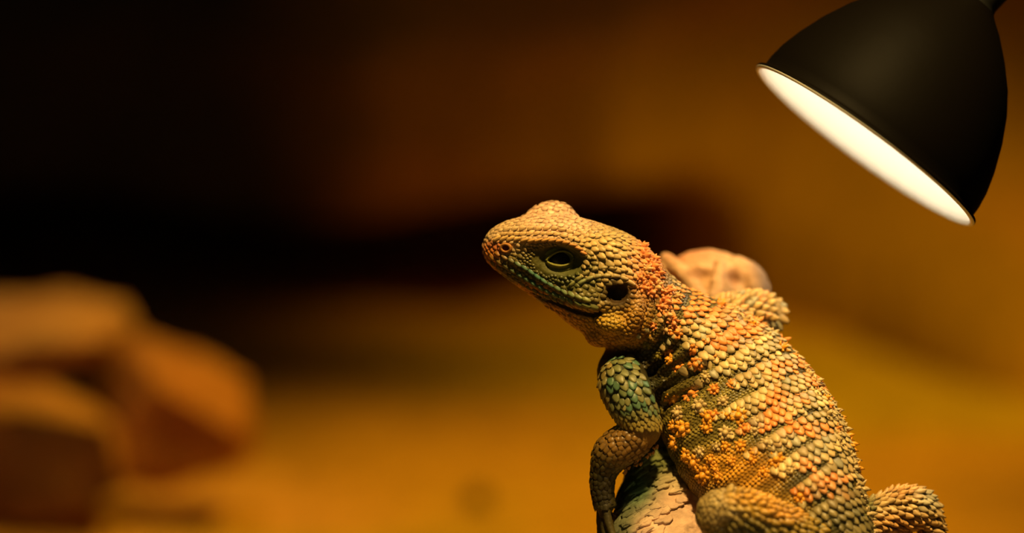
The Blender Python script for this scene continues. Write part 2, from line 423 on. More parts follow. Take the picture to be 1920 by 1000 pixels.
# ================================================================= LIZARD BODY
head = Chain([(931, 466, 0, 29, 24), (944, 465, 0, 41, 34), (963, 465, 0, 53, 46), (1000, 473, 0, 69, 60), (1045, 486, 0, 84, 72), (1095, 508, -2, 94, 84),
              (1140, 535, -6, 101, 88), (1180, 560, -12, 88, 78), (1222, 582, -22, 62, 66)], 5)
torso = Chain([(1190, 560, -10, 60, 60), (1230, 592, -24, 68, 70), (1290, 642, -40, 96, 84), (1356, 722, -28, 138, 92), (1408, 806, 8, 156, 96), (1464, 888, 52, 142, 92),
               (1522, 968, 88, 102, 84), (1556, 1030, 104, 84, 74), (1590, 1120, 110, 62, 56), (1615, 1260, 80, 40, 38), (1630, 1420, 20, 24, 24), (1635, 1560, -30, 10, 10)], 9, .010, 34)
arm = Chain([(1184, 716, 8, 34, 34), (1170, 716, 34, 46, 42), (1182, 748, 52, 46, 40), (1200, 790, 54, 38, 36), (1202, 806, 50, 36, 34), (1180, 828, 48, 37, 34), (1150, 848, 44, 36, 33), (1134, 880, 36, 26, 26), (1129, 915, 30, 22, 22), (1134, 948, 30, 20, 16)], 5)
ops = [('u', torso, 20), ('u', head, 26),
       ('u', Ell(1205, 650, -30, 62, 60, 52, 30), 22),      # throat and chest in shade
       ('u', Ell(1180, 700, -30, 62, 62, 48, 20), 18),
       ('u', Chain([(978, 424, -18, 10), (1000, 409, -22, 16), (1024, 401, -24, 22), (1048, 401, -26, 22), (1068, 413, -26, 17)], 4), 14),   # far brow over the crown
       ('u', Ell(1128, 630, 10, 28, 20, 40, 10), 16),
       ('u', Chain([(930, 455, 22, 7), (965, 456, 44, 9), (1010, 452, 62, 12), (1052, 454, 72, 13), (1084, 468, 74, 11), (1096, 486, 74, 8)], 4), 12),
       ('u', Ell(1130, 474, 50, 52, 34, 30, -25), 24),      # temple
       ('u', Ell(1105, 560, 66, 40, 22, 22, -22), 20),      # jaw muscle
       ('u', Ell(1146, 607, 58, 32, 20, 24, -10), 14),
       ('s', Ell(1047, 489, 82, 42, 25, 26, -8), 10),       # eye socket
       ('s', Chain([(985, 484, 70, 6), (1008, 502, 80, 7), (1035, 522, 88, 6)], 4), 9),
       ('s', Ell(1159, 551, 98, 24, 22, 40, -10), 4),       # ear opening
       ('s', Ell(1136, 562, 98, 14, 8, 14, 20), 7),
       ('s', Chain([(940, 519, 34, 2), (985, 545, 54, 2.5), (1020, 559, 72, 4), (1045, 569, 80, 7), (1080, 584, 86, 9), (1110, 592, 88, 9), (1124, 588, 86, 6)], 5), 4),   # mouth line
       ('u', Chain([(1200, 548, 52, 12), (1192, 585, 66, 15), (1180, 618, 56, 15), (1160, 640, 34, 14)], 4), 9),
       ('u', Chain([(1222, 556, 40, 9), (1214, 592, 52, 11), (1204, 620, 46, 10), (1188, 638, 32, 9)], 4), 7),
       ('u', Chain([(1243, 566, 40, 8), (1238, 600, 50, 10), (1224, 634, 44, 9)], 4), 7),
       ('s', Chain([(1190, 562, 88, 3), (1177, 592, 94, 4), (1165, 622, 86, 4)], 4), 7),
       ('s', Ell(1215, 690, 60, 44, 24, 34, 25), 16), ('s', Ell(1160, 660, 46, 54, 15, 38, 6), 8),
       ('u', arm, 11),
              ]
def sink(uv, r, k=9, mode='u', up=.35):
    """a skin fold laid along the surface as it stands"""
    rows = []
    for (a, b), q in zip(uv, r):
        z = 300
        for _ in range(70):
            f = field_pts(ops, P(a, b, z)[None])[0]
            if f < .5: break
            z -= max(f*.8, .6)
        rows.append((a, b, z-q*(1-up), q))
    ops.append((mode, Chain(rows, 4), k))
for f_ in ([(1262, 632), (1236, 660), (1210, 690)], [(1292, 650), (1258, 680), (1228, 706)], [(1318, 672), (1280, 692), (1244, 712), (1222, 726)], [(1330, 704), (1288, 722), (1256, 740)]):
    sink(f_, [9, 10, 8, 7][:len(f_)])
for f_ in ([(1276, 642), (1246, 672), (1220, 698)], [(1306, 662), (1268, 688), (1236, 710)], [(1326, 688), (1284, 707), (1246, 729)], [(1316, 726), (1276, 744), (1246, 764)]):
    sink(f_, [4, 7, 7, 6][:len(f_)], 7, 's', .5)
hand_tips = []
def digit(rows, k=4):
    ops.append(('u', Chain(rows, 4), k))
    hand_tips.append((P(*rows[-2][:3]), P(*rows[-1][:3]), rows[-1][3]))
digit([(1132, 935, 32, 12), (1140, 975, 44, 9), (1152, 1010, 56, 8), (1170, 1040, 62, 6)])
digit([(1134, 940, 24, 12), (1134, 990, 34, 9), (1146, 1035, 44, 8), (1160, 1070, 50, 6)])
digit([(1130, 940, 16, 12), (1126, 985, 10, 9), (1132, 1040, 8, 8), (1140, 1085, 12, 6)])
digit([(1128, 935, 10, 11), (1126, 975, -8, 8), (1132, 1012, -18, 7), (1140, 1040, -20, 6)])
digit([(1136, 915, 34, 10), (1150, 930, 50, 8), (1166, 946, 62, 7), (1180, 960, 72, 5)]) if False else digit([(1130, 915, 8, 10), (1134, 940, -22, 8), (1142, 960, -40, 7), (1152, 975, -56, 5)])
# right foreleg behind the back, over the branch end
ops += [('u', Chain([(1320, 610, -80, 40), (1385, 592, -120, 42), (1432, 590, -148, 38), (1430, 612, -176, 30), (1400, 640, -215, 24), (1370, 660, -230, 18)], 5), 14)]
# right hind leg
sink([(960, 534), (985, 547), (1015, 560), (1045, 571), (1080, 585), (1112, 592), (1124, 587)], [2, 2, 3, 4, 6, 6, 3], 4, 's', .55)
rleg = Chain([(1560, 1015, 60, 46, 44), (1610, 988, 20, 34, 36), (1660, 968, -4, 38, 38), (1706, 956, -10, 41, 40), (1732, 975, -18, 32, 32), (1742, 1020, -20, 24, 24), (1730, 1080, -10, 20, 20), (1700, 1130, 20, 18, 18), (1650, 1150, 40, 14, 16), (1600, 1160, 30, 10, 12)], 5)
ops += [('u', rleg, 14), ('s', Ell(1712, 1010, -10, 10, 26, 60, -30), 8)]
# left hind leg, knee nearest the camera
lleg = Chain([(1590, 1080, 110, 62, 56), (1525, 1035, 155, 50, 48), (1455, 994, 192, 46, 44), (1390, 964, 210, 42, 40), (1350, 960, 208, 36, 38), (1352, 1005, 198, 30, 30), (1362, 1070, 180, 24, 24), (1340, 1120, 165, 20, 18), (1300, 1140, 150, 20, 12), (1262, 1160, 150, 16, 10)], 5)
ops += [('u', lleg, 14)]
for a, b_ in ((-16, 10), (-2, 26), (14, 34), (28, 22)):
    digit([(1270, 1158, 152, 9), (1240, 1165+a, 158, 8), (1212, 1172+a*1.6, 158, 7), (1190, 1190+a*2.2, 150, 5)])

V, F = mesh_field(ops, (-75, -1080, -260), (830, 140, 290), 5.0)
V = refine(ops, V, 2)
V, F = subdivide(V, F); V = refine(ops, V, 2)

# skin pigment by place on the body, with neck and armpit shade painted in
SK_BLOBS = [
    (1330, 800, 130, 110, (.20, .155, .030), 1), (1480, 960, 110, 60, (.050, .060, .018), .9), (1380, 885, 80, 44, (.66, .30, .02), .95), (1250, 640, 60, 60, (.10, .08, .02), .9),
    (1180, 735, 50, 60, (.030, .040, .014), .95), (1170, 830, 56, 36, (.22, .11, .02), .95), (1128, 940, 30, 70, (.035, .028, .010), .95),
    (1100, 500, 130, 110, (.50, .34, .13), 1), (1025, 410, 90, 42, (.74, .44, .28), .95), (950, 440, 50, 36, (.60, .40, .20), .9), (1055, 520, 88, 38, (.065, .075, .016), .98), (985, 500, 46, 26, (.16, .12, .02), .9),
    (1047, 489, 56, 32, (.075, .075, .018), .97), (925, 468, 20, 16, (.50, .13, .04), .9), (918, 500, 16, 30, (.80, .30, .05), .95), (975, 545, 55, 14, (.80, .31, .03), .9), (1030, 585, 50, 16, (.80, .34, .04), .95),
    (1085, 618, 50, 30, (.78, .36, .04), .95), (1150, 640, 60, 22, (.74, .34, .04), .95), (1150, 605, 60, 26, (.50, .30, .03), .9), (1195, 600, 30, 40, (.42, .20, .03), .85),
    (1105, 556, 40, 16, (.12, .10, .02), .8), (1160, 550, 24, 25, (.022, .012, .003), 1), (1212, 500, 34, 60, (.62, .24, .07), .9),
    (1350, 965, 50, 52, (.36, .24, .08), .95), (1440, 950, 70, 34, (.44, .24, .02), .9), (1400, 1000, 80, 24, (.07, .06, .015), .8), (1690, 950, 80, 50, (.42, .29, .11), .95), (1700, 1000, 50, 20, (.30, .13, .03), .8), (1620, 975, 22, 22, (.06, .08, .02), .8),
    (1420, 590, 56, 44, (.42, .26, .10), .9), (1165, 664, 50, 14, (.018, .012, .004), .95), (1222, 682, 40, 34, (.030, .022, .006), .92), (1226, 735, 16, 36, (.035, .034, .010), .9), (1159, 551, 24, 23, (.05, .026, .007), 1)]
MOUTH = np.array([(1000, 554), (1015, 560), (1045, 571), (1080, 585), (1112, 592), (1124, 587)], float)
def mouth_d(u, v):
    d = np.full(len(u), 1e9)
    for a, b in zip(MOUTH[:-1], MOUTH[1:]):
        ab = b-a; t = np.clip(((u-a[0])*ab[0]+(v-a[1])*ab[1])/(ab@ab), 0, 1); d = np.minimum(d, np.hypot(u-a[0]-ab[0]*t, v-a[1]-ab[1]*t))
    return d
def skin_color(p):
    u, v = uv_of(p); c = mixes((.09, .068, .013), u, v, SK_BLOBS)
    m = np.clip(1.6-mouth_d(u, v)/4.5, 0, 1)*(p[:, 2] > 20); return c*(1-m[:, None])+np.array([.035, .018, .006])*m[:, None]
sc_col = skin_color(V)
liz = root('lizard', to_world(P(1300, 880, -40))[0], 'orange and olive scaly lizard clinging to the branch, head raised to the left', 'lizard')
g_ = grad_pts(ops, V)
nz = vfbm(V, .10, 2, 2); V2 = V+g_*(nz*.8-1.2)[:, None]
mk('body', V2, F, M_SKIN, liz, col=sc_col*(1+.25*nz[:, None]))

# ---------------------------------------------------------------- scales
def keel_template(nl=6, nw=5, keel=.5, tip=.5, lift=.35):
    V = []
    for i in range(nl+1):
        t = i/nl; wid = (math.sin(math.pi*(t*.72+.15)))**.45
        wid *= 1-tip*smooth01(.5, 1, t)*.85
        for j in range(nw):
            a = -1+2*j/(nw-1); y = a*wid*.5
            edge = 1-abs(a)**3
            h = (.30+.34*edge**.7+keel*max(0, 1-abs(a)*2.2)*smooth01(.1, .8, t))*math.sin(math.pi*min(1, t*.9+.08))**.5
            h += lift*t - .25
            if abs(a) > .99 or i == 0: h = -.35+lift*t*.5
            if i == nl: h = lift*1.0-.15 + .15*edge
            V.append((t-.45, y, h))
    F = [(i*nw+j, i*nw+j+1, (i+1)*nw+j+1, (i+1)*nw+j) for i in range(nl) for j in range(nw-1)]
    # underside lip so the raised tip has thickness
    b0 = len(V)
    for j in range(nw): x, y, h = V[nl*nw+j]; V.append((x-.12, y*.8, h-.32))
    for j in range(nw-1): F.append((nl*nw+j, nl*nw+j+1, b0+j+1, b0+j))
    return np.array(V), np.array(F)
T_KEEL = keel_template(6, 7, .38, .60, 1.2); T_ROUND = keel_template(5, 5, .15, .2, .35); T_SMALL = keel_template(3, 3, .2, .5, .5)
def tent_template(lift=1.0, ridge=.55):
    V = []; A = (-1, -.86, -.45, 0, .45, .86, 1)
    TT = (0, .10, .35, .60, .84, 1.0); WW = (.62, .80, 1.0, .90, .58, .16)
    for t, wd in zip(TT, WW):
        for a in A:
            h = (.32+ridge*(1-abs(a))*smooth01(.05, .6, t))*min(1, .35+t*2.2)+lift*t-.2
            if abs(a) == 1: h -= .55
            if t == 0: h = -.35
            V.append((t-.45, a*wd*.5, h))
    n = len(A); F = [(i*n+j, i*n+j+1, (i+1)*n+j+1, (i+1)*n+j) for i in range(5) for j in range(n-1)]
    b0 = len(V)
    for j in range(n): x, y, h = V[5*n+j]; V.append((x-.16, y*.8, h-.75))
    for j in range(n-1): F.append((5*n+j, 5*n+j+1, b0+j+1, b0+j))
    return np.array(V), np.array(F)
T_TENT = tent_template(); T_LOW = tent_template(.5, .4)
def cone_template(n=6):
    V = [(0, 0, 0)]*0; V = []
    for t, r in ((0, .52), (.38, .50), (.74, .30)):
        for k in range(n): a = 2*math.pi*k/n; V.append((math.cos(a)*r+.15*t*t, math.sin(a)*r, t-.15))
    V.append((.32, 0, 1.0)); F = [(j*n+k, j*n+(k+1) % n, (j+1)*n+(k+1) % n, (j+1)*n+k) for j in range(2) for k in range(n)]
    F += [(2*n+k, 2*n+(k+1) % n, 3*n, 3*n) for k in range(n)]
    return np.array(V), np.array(F)
T_CONE = cone_template()
class Bag:
    """scales collected as position, forward axis, normal, size and colour"""
    def __init__(s): s.it = []
    def add(s, pos, fwd, nrm, size, col): s.it.append((pos, fwd, nrm, size, col))
    def build(s, tpl, sel=None):
        TV, TF = tpl; it = s.it if sel is None else [s.it[i] for i in sel]
        if not it: return None
        p = np.array([i[0] for i in it]); n = norm(np.array([i[2] for i in it])); f = np.array([i[1] for i in it])
        f = norm(f-n*(f*n).sum(1)[:, None]); b = np.cross(n, f); sz = np.array([i[3] for i in it]); c = np.array([i[4] for i in it])
        W = p[:, None]+f[:, None]*(TV[None, :, 0:1]*sz[:, None, 0:1])+b[:, None]*(TV[None, :, 1:2]*sz[:, None, 1:2])+n[:, None]*(TV[None, :, 2:3]*sz[:, None, 2:3])
        FF = (TF[None]+(np.arange(len(it))*len(TV))[:, None, None]).reshape(-1, 4)
        cc = np.repeat(c[:, None], len(TV), 1)*(.62+.46*np.clip(TV[None, :, 2:3], -.2, .9))  # colour darkens towards each scale's base, painting shade into the gaps
        return W.reshape(-1, 3), FF, cc.reshape(-1, 3)
def quad_fix(F):
    return [tuple(dict.fromkeys(f)) for f in F.tolist()]
def emit(name, bag, tpl, parent=liz, kind=None, singles=0, score=None, m=M_SCALE, many_name=None):
    idx = list(range(len(bag.it)))
    if singles:
        idx.sort(key=lambda i: -score(bag.it[i])); one = idx[:singles]; idx = idx[singles:]
        for i in one:
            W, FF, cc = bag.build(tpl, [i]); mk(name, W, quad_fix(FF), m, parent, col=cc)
    if idx:
        W, FF, cc = bag.build(tpl, idx)
        cone = tpl is T_CONE
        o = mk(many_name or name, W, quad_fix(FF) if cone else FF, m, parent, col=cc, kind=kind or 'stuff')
    return
def candidates(ch, l0, l1, row, pitch, th0, th1, jit=.12, stag=True):
    """transverse rows of places around a limb or the trunk, pushed onto the skin"""
    out = []; l = l0; k = 0
    while l < l1:
        c, T, N, B, ra, rb = ch.frame(l)
        pt = pitch(l) if callable(pitch) else pitch
        r = (ra+rb)/2
        a = math.radians(th0)+(pt/r*.5 if k % 2 and stag else 0)
        while a < math.radians(th1):
            d = math.cos(a)*B+math.sin(a)*N; rr = 1/math.sqrt((math.cos(a)/rb)**2+(math.sin(a)/ra)**2)
            lj = l+NR.uniform(-jit, jit)*row; c2 = c+T*(lj-l)
            out.append((c2, d, rr, T, l, math.degrees(a), k)); a += pt/rr*(1+NR.uniform(-jit, jit))
        l += (row(l) if callable(row) else row); k += 1
    if not out: return None
    c = np.array([o[0] for o in out]); d = norm(np.array([o[1] for o in out])); r0 = np.array([o[2] for o in out]); r = r0.copy()
    for _ in range(6): r = r-np.clip(field_pts(ops, c+d*r[:, None]), -12, 12)
    p = c+d*r[:, None]; f = field_pts(ops, p); n = grad_pts(ops, p)
    ok = (np.abs(f) < 2) & (np.abs(r-r0) < 40) & ((n*d).sum(1) > .25)
    return p[ok], n[ok], np.array([o[3] for o in out])[ok], np.array([o[4] for o in out])[ok], np.array([o[5] for o in out])[ok], np.array([o[6] for o in out])[ok]
def scatter(mask, dist_f, seed=1):
    """irregular, evenly spaced places on the skin: greedy over shuffled body vertices"""
    idx = np.where(mask)[0]; rs = np.random.RandomState(seed); rs.shuffle(idx); pts = BV[idx]; dd = dist_f(pts); cell = 16.; H = {}; keep = []
    for j in range(len(idx)):
        q = pts[j]; c0 = (int(q[0]//cell), int(q[1]//cell), int(q[2]//cell)); ok = True; d2 = dd[j]**2
        for a in (-1, 0, 1):
            for b in (-1, 0, 1):
                for c in (-1, 0, 1):
                    for o in H.get((c0[0]+a, c0[1]+b, c0[2]+c), ()):
                        if (o[0]-q[0])**2+(o[1]-q[1])**2+(o[2]-q[2])**2 < d2: ok = False; break
                    if not ok: break
                if not ok: break
            if not ok: break
        if ok: H.setdefault(c0, []).append(q); keep.append(j)
    k = np.array(keep); return pts[k], dd[k]
BV = V.copy()
def front_hit(u, v, z0=330):
    """where the line of sight meets the skin"""
    k = np.array([(u-960)/DF, (500-v)/DF, -1.]); z = z0; 
    for _ in range(60):
        p = P(u, v, z)[None]; f = field_pts(ops, p)[0]
        if f < .5: break
        z -= max(f*.8, .5)
        if z < -300: return None
    return p[0], grad_pts(ops, p)[0]

CREAM, GREY, ORANGE, YEL = np.array([.68, .50, .21]), np.array([.40, .30, .13]), np.array([.84, .29, .06]), np.array([.78, .38, .06])
OR_BLOBS = [(1290, 570, 70, 34), (1385, 618, 40, 28), (1345, 640, 26, 12), (1480, 690, 42, 16), (1455, 768, 24, 40), (1480, 800, 46, 14), (1440, 800, 60, 12), (1520, 805, 40, 12), (1525, 870, 26, 10), (1545, 715, 30, 14), (1520, 925, 60, 10), (1400, 830, 20, 14), (1560, 900, 30, 10), (1500, 745, 14, 10)]
def dorsal_color(u, v, k):
    a = max(math.exp(-(((u-b[0])/b[2])**2+((v-b[1])/b[3])**2)**2*.6) for b in OR_BLOBS)
    a = min(1, max(0, a*1.25+R.uniform(-.2, .12)))
    g = smooth01(.3, .8, .5+.9*fbm(u*.018, v*.022, 3, 2)+R.uniform(-.15, .15))
    c = CREAM*(1-g)+GREY*g; c = c*(1-a)+ORANGE*a
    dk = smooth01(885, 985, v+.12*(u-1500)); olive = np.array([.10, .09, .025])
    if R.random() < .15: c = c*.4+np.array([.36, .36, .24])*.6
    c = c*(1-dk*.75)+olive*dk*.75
    return c*R.uniform(.82, 1.12)
big, small, spiky = Bag(), Bag(), Bag()
L = torso.L[-1]
def pick_torso():
    res = candidates(torso, 30, 820, 12.0, 14.6, -75, 118, .15)
    p, n, T, l, th, k = res; u, v = uv_of(p)
    taken = []
    for i in range(len(p)):
        band = (0, 1, 1, 2)[k[i] % 4]; wv = 10*fbm(l[i]*.02, k[i]*.7, 2, 2)
        lo_ = (-22, 4, 30)[band]+12*math.sin(l[i]*.03)+30*wv/10
        lo_ -= 34*smooth01(560, 640, l[i]); lo_ -= 30*(1-smooth01(40, 120, l[i]))
        if th[i] < lo_ or th[i] > 96: continue
        if band == 2 and R.random() < .2: continue
        q = .80+.26*math.exp(-((th[i]-32)/34)**2)
        if l[i] < 170: q *= .70+.30*smooth01(60, 170, l[i])
        s_ = q*R.uniform(.84, 1.12)*(1.06, 1.0, .78)[band]
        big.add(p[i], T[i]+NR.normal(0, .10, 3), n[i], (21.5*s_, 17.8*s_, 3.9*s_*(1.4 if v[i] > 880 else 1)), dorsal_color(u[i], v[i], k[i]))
        taken.append(p[i])
    return np.array(taken)
tk = pick_torso()
def near(ps, q, d):
    out = np.zeros(len(q), bool)
    for i in range(0, len(q), 400):
        D = ((q[i:i+400, None]-ps[None])**2).sum(2); out[i:i+400] = D.min(1) < d*d
    return out
p, n, T, l, th, k = candidates(torso, 20, 900, 5.6, 7.4, -140, 125, .14)
u, v = uv_of(p); far = ~near(tk, p, 7.0); sk = skin_color(p)
for i in np.where(far)[0]:
    stripe = .8+.45*math.sin(l[i]/17*math.pi+math.sin(th[i]*.06)*1.2)
    c = sk[i]*(1.35*max(.55, stripe))*R.uniform(.8, 1.25)+np.array([.03, .02, .004])
    small.add(p[i], T[i], n[i], (7.6, 8.6, 2.2*max(.5, stripe)), c)

# spiny tubercle clusters on the flank
TUB = [(1268, 622, 11, 0), (1254, 660, 8, 0), (1300, 657, 9, 0), (1319, 638, 8, 0), (1254, 674, 8, 1), (1271, 690, 10, 0), (1304, 683, 11, 0), (1282, 713, 9, 2), (1322, 707, 8, 2), (1262, 748, 12, 1), (1297, 738, 14, 0), (1339, 730, 9, 0),
       (1270, 775, 11, 2), (1310, 762, 12, 2), (1356, 752, 9, 2), (1280, 805, 14, 1), (1327, 783, 12, 1), (1337, 778, 9, 0), (1324, 803, 10, 1), (1360, 812, 11, 2), (1362, 778, 9, 1), (1384, 780, 13, 1), (1262, 832, 11, 1), (1285, 855, 11, 1), (1312, 848, 9, 2),
       (1360, 838, 8, 1), (1388, 836, 9, 1), (1332, 862, 9, 1), (1300, 868, 12, 1), (1370, 866, 8, 1), (1408, 862, 8, 1), (1412, 850, 7, 1), (1436, 830, 10, 2), (1455, 862, 12, 1), (1430, 885, 8, 1), (1396, 805, 9, 0), (1415, 806, 9, 2), (1345, 895, 9, 1), (1318, 892, 13, 1),
       (1480, 880, 9, 2), (1500, 930, 11, 1), (1262, 800, 9, 1), (1343, 838, 7, 2), (1340, 880, 7, 1), (1420, 790, 9, 2), (1372, 720, 8, 0), (1340, 668, 8, 0), (1232, 668, 7, 3), (1216, 645, 9, 3)]
TC = {0: (.88, .32, .05), 1: (.86, .38, .03), 2: (.64, .46, .20), 3: (.22, .17, .02)}
def cluster(pos, nrm, r, col, m_=9, name='spiny_tubercle', hmul=1.0):
    b = Bag(); t = norm(np.cross(nrm, [0.2, .1, 1.])); s_ = np.cross(nrm, t); post = np.array([.57, -.75, .2])
    b.add(pos, post, nrm, (r*1.25, r*1.25, r*.95*hmul), np.array(col)*1.05)
    for q in range(m_):
        a = 2*math.pi*q/m_+R.uniform(-.3, .3); rr = r*R.uniform(.55, .95)
        d = t*math.cos(a)+s_*math.sin(a); pp = pos+d*rr-nrm*r*.22
        b.add(pp, d+post*.4, norm(nrm+d*.5), (r*.95, r*.9, r*R.uniform(.65, .95)*hmul), np.array(col)*R.uniform(.75, 1.15))
    W, FF, cc = b.build(T_CONE); mk(name, W, quad_fix(FF), M_SCALE, liz, col=cc)
for (tu, tv, r, ci) in TUB:
    h = front_hit(tu, tv)
    if h is not None: cluster(h[0], h[1], r, TC[ci])
# clusters along the far edge of the back and the nape crest
for lv in range(130, 720, 21):
    c, T_, N_, B_, ra, rb = torso.frame(lv+R.uniform(-6, 6))
    for thd in ((76, 8), (94, 9)):
        a = math.radians(thd[0]+R.uniform(-6, 6)); d = math.cos(a)*B_+math.sin(a)*N_; r = ra
        for _ in range(6): r -= field_pts(ops, (c+d*r)[None])[0]
        pos = c+d*r; nn = grad_pts(ops, pos[None])[0]
        cluster(pos, nn, thd[1]*R.uniform(.6, 1.15), TC[R.choice([0, 2, 2, 1])], 4, 'spiny_tubercle', 1.7)
for (tu, tv, r) in [(1200, 446, 8), (1190, 440, 6), (1207, 462, 9), (1212, 480, 10), (1228, 486, 9), (1226, 500, 11), (1236, 512, 9), (1214, 505, 9), (1222, 522, 10), (1232, 540, 10), (1245, 548, 8), (1250, 566, 10), (1240, 575, 8), (1252, 590, 9), (1262, 606, 9), (1208, 540, 8), (1222, 548, 9), (1256, 545, 8), (1200, 520, 7), (1270, 556, 7), (1226, 612, 6), (1248, 618, 8)]:
    h = front_hit(tu, tv)
    if h is not None and h[0][2] > -140: cluster(h[0], h[1], r, (.84, .30, .09) if R.random() < .7 else (.72, .42, .16), 6, 'nape_spine', 1.5)

# head scales: small polygons on the temple and cheek, finer on snout and lids
bu0, bv0 = uv_of(BV)
def hfeat(u, v):
    temple = np.exp(-(((u-1140)/66)**2+((v-488)/50)**2)**1.5); crown = np.exp(-(((u-1022)/80)**2+((v-405)/34)**2))
    cheek = np.exp(-(((u-1075)/60)**2+((v-548)/24)**2)**1.5); eye = ((u-1047)/50)**2+((v-489)/29)**2; gul = np.exp(-(((u-1140)/80)**2+((v-615)/40)**2)**1.5)
    return temple, crown, cheek, eye, gul
def hd(pts):
    u, v = uv_of(pts); t, c, ch, e, gl = hfeat(u, v); return 7.4+4.2*t+2.2*c+1.8*ch-1.2*gl-2.4*(e < 2.2)
mh = (BV[:, 2] > -60) & (bu0 < 1240) & (bv0 < 668) & ((bu0 < 1196) | (bv0 < 640)) & (bv0 < 652) & ((bv0 > 400-9) | (bu0 < 1100))
p, dd = scatter(mh, hd, 3); n = grad_pts(ops, p); u, v = uv_of(p); sk = skin_color(p)
headbag = Bag(); tembag = Bag(); md = mouth_d(u, v)
for i in range(len(p)):
    t, c_, ch, e, gl = hfeat(u[i], v[i]); er = ((u[i]-1159)/24)**2+((v[i]-551)/22)**2
    if p[i][2] > 10 and (e < 1 or er < 1): continue
    if (u[i]-950)**2+(v[i]-462)**2 < 90 and p[i][2] > 0: continue
    if p[i][2] > 20 and md[i] < 5.2: continue
    h_ = 2.4+3.0*t-.6*c_+1.2*ch+(0 if v[i] > 440 else -.2)
    fw = np.array([.93, -.37-.25*t, 0])+NR.normal(0, .12, 3)
    c = sk[i]*R.uniform(.85, 1.2)*1.1
    if t > .4 and R.random() < .5: c = c*.6+np.array([.66, .44, .17])*.4
    d_ = dd[i]*R.uniform(.95, 1.1); (tembag if t > .3 else headbag).add(p[i], fw, n[i], (d_*(1.55 if t > .3 else 1.42), d_*1.14, h_*(.72 if t > .3 else 1)), c)
emit('temple_scale', tembag, T_TENT, singles=120, score=lambda it: it[0][2]*.02+it[3][0], many_name='temple_scales')
emit('head_scale', headbag, T_ROUND, singles=150, score=lambda it: it[0][2]*.02+it[3][2]*3-abs(it[0][0]-180)*.01, many_name='head_scales')

# small scales over the neck folds and shoulder skin
ex = np.array([i_[0] for i_ in big.it+small.it+headbag.it+tembag.it if 205 < i_[0][0] < 380 and -300 < i_[0][1] < 20])
mn = (bu0 > 1190) & (bu0 < 1310) & (bv0 > 505) & (bv0 < 790) & (BV[:, 2] > -60) & (arm.dist(BV[:, 0], BV[:, 1], BV[:, 2]) > 3)
mi = np.where(mn)[0]; mn[mi[near(ex, BV[mi], 5.0)]] = False
p, dd = scatter(mn, lambda q: 5.5+1.5*NR.rand(len(q)), 12); n = grad_pts(ops, p); sk = skin_color(p); neckbag = Bag()
for i in range(len(p)): neckbag.add(p[i], np.array([-.4, -.9, 0])+NR.normal(0, .2, 3), n[i], (dd[i]*1.5, dd[i]*1.2, 2.2), sk[i]*R.uniform(.8, 1.35))
emit('neck_scales', neckbag, T_SMALL)

# lips: rows of blue-green plates
def row_uv(pts, n_):
    a = catmull([(x, y, 0) for x, y in pts], 12)[:, :2]; Ls = np.r_[0, np.cumsum(np.linalg.norm(np.diff(a, axis=0), axis=1))]
    q = np.linspace(0, Ls[-1], n_); return [(np.interp(s_, Ls, a[:, 0]), np.interp(s_, Ls, a[:, 1])) for s_ in q]
def plates(name, pts, n_, size, colf, ang=None, tpl=T_ROUND, lift=1.6):
    r = row_uv(pts, n_)
    for i, (a, b) in enumerate(r):
        h = front_hit(a, b)
        if h is None: continue
        j = min(i+1, n_-1); j0 = max(i-1, 0); d = np.array([r[j][0]-r[j0][0], -(r[j][1]-r[j0][1]), 0]); d /= np.linalg.norm(d)
        if ang: ca, sa = math.cos(math.radians(ang)), math.sin(math.radians(ang)); d = np.array([d[0]*ca-d[1]*sa, d[0]*sa+d[1]*ca, 0])
        s_ = size(i/(n_-1)) if callable(size) else size
        b_ = Bag(); b_.add(h[0]+h[1]*lift, d, h[1], [x*R.uniform(.92, 1.08) for x in s_], np.array(colf(i/(n_-1)))*R.uniform(.9, 1.1)); W, FF, cc = b_.build(tpl)
        mk(name, W, quad_fix(FF), M_SCALE, liz, col=cc)
def teal(t):
    a, b, c = np.array([.34, .14, .02]), np.array([.10, .25, .17]), np.array([.26, .26, .08])
    if t < .22: return a*(1-t/.22)+np.array([.14, .20, .11])*(t/.22)
    if t < .45: return np.array([.14, .20, .11])*(1-(t-.22)/.23)+b*((t-.22)/.23)
    return b*(1-(t-.45)/.55)+c*((t-.45)/.55)
plates('labial_scale', [(922, 482), (950, 500), (985, 522), (1030, 548), (1075, 566), (1112, 576)], 15, lambda t: (15+4*t, 9.5+2*t, 4.5), lambda t: teal(t)*.75+np.array([.03, .03, .005]))
plates('labial_scale', [(932, 476), (955, 487), (985, 503), (1020, 527), (1060, 548), (1098, 562)], 14, lambda t: (15+3*t, 8.5+2*t, 4.5), teal)
plates('labial_scale', [(924, 494), (950, 514), (985, 536), (1020, 554), (1052, 566)], 12, (14, 9, 3.5), lambda t: np.array([.30, .16, .02])*(1-t)+np.array([.22, .17, .03])*t)
plates('lower_lip_scale', [(935, 521), (970, 545), (1010, 566), (1050, 586), (1090, 600)], 16, (12, 7, 3), lambda t: (.48, .21, .03))
plates('cheek_scale', [(1090, 530), (1112, 520), (1140, 517), (1165, 520), (1182, 530)], 7, (19, 11, 7), lambda t: np.array([.26, .28, .12])*(1-t)+np.array([.62, .40, .17])*t)
plates('cheek_scale', [(1072, 534), (1095, 515), (1118, 504), (1150, 503), (1180, 512)], 8, (16, 10, 6), lambda t: np.array([.22, .22, .07])*(1-t)+np.array([.62, .42, .18])*t)
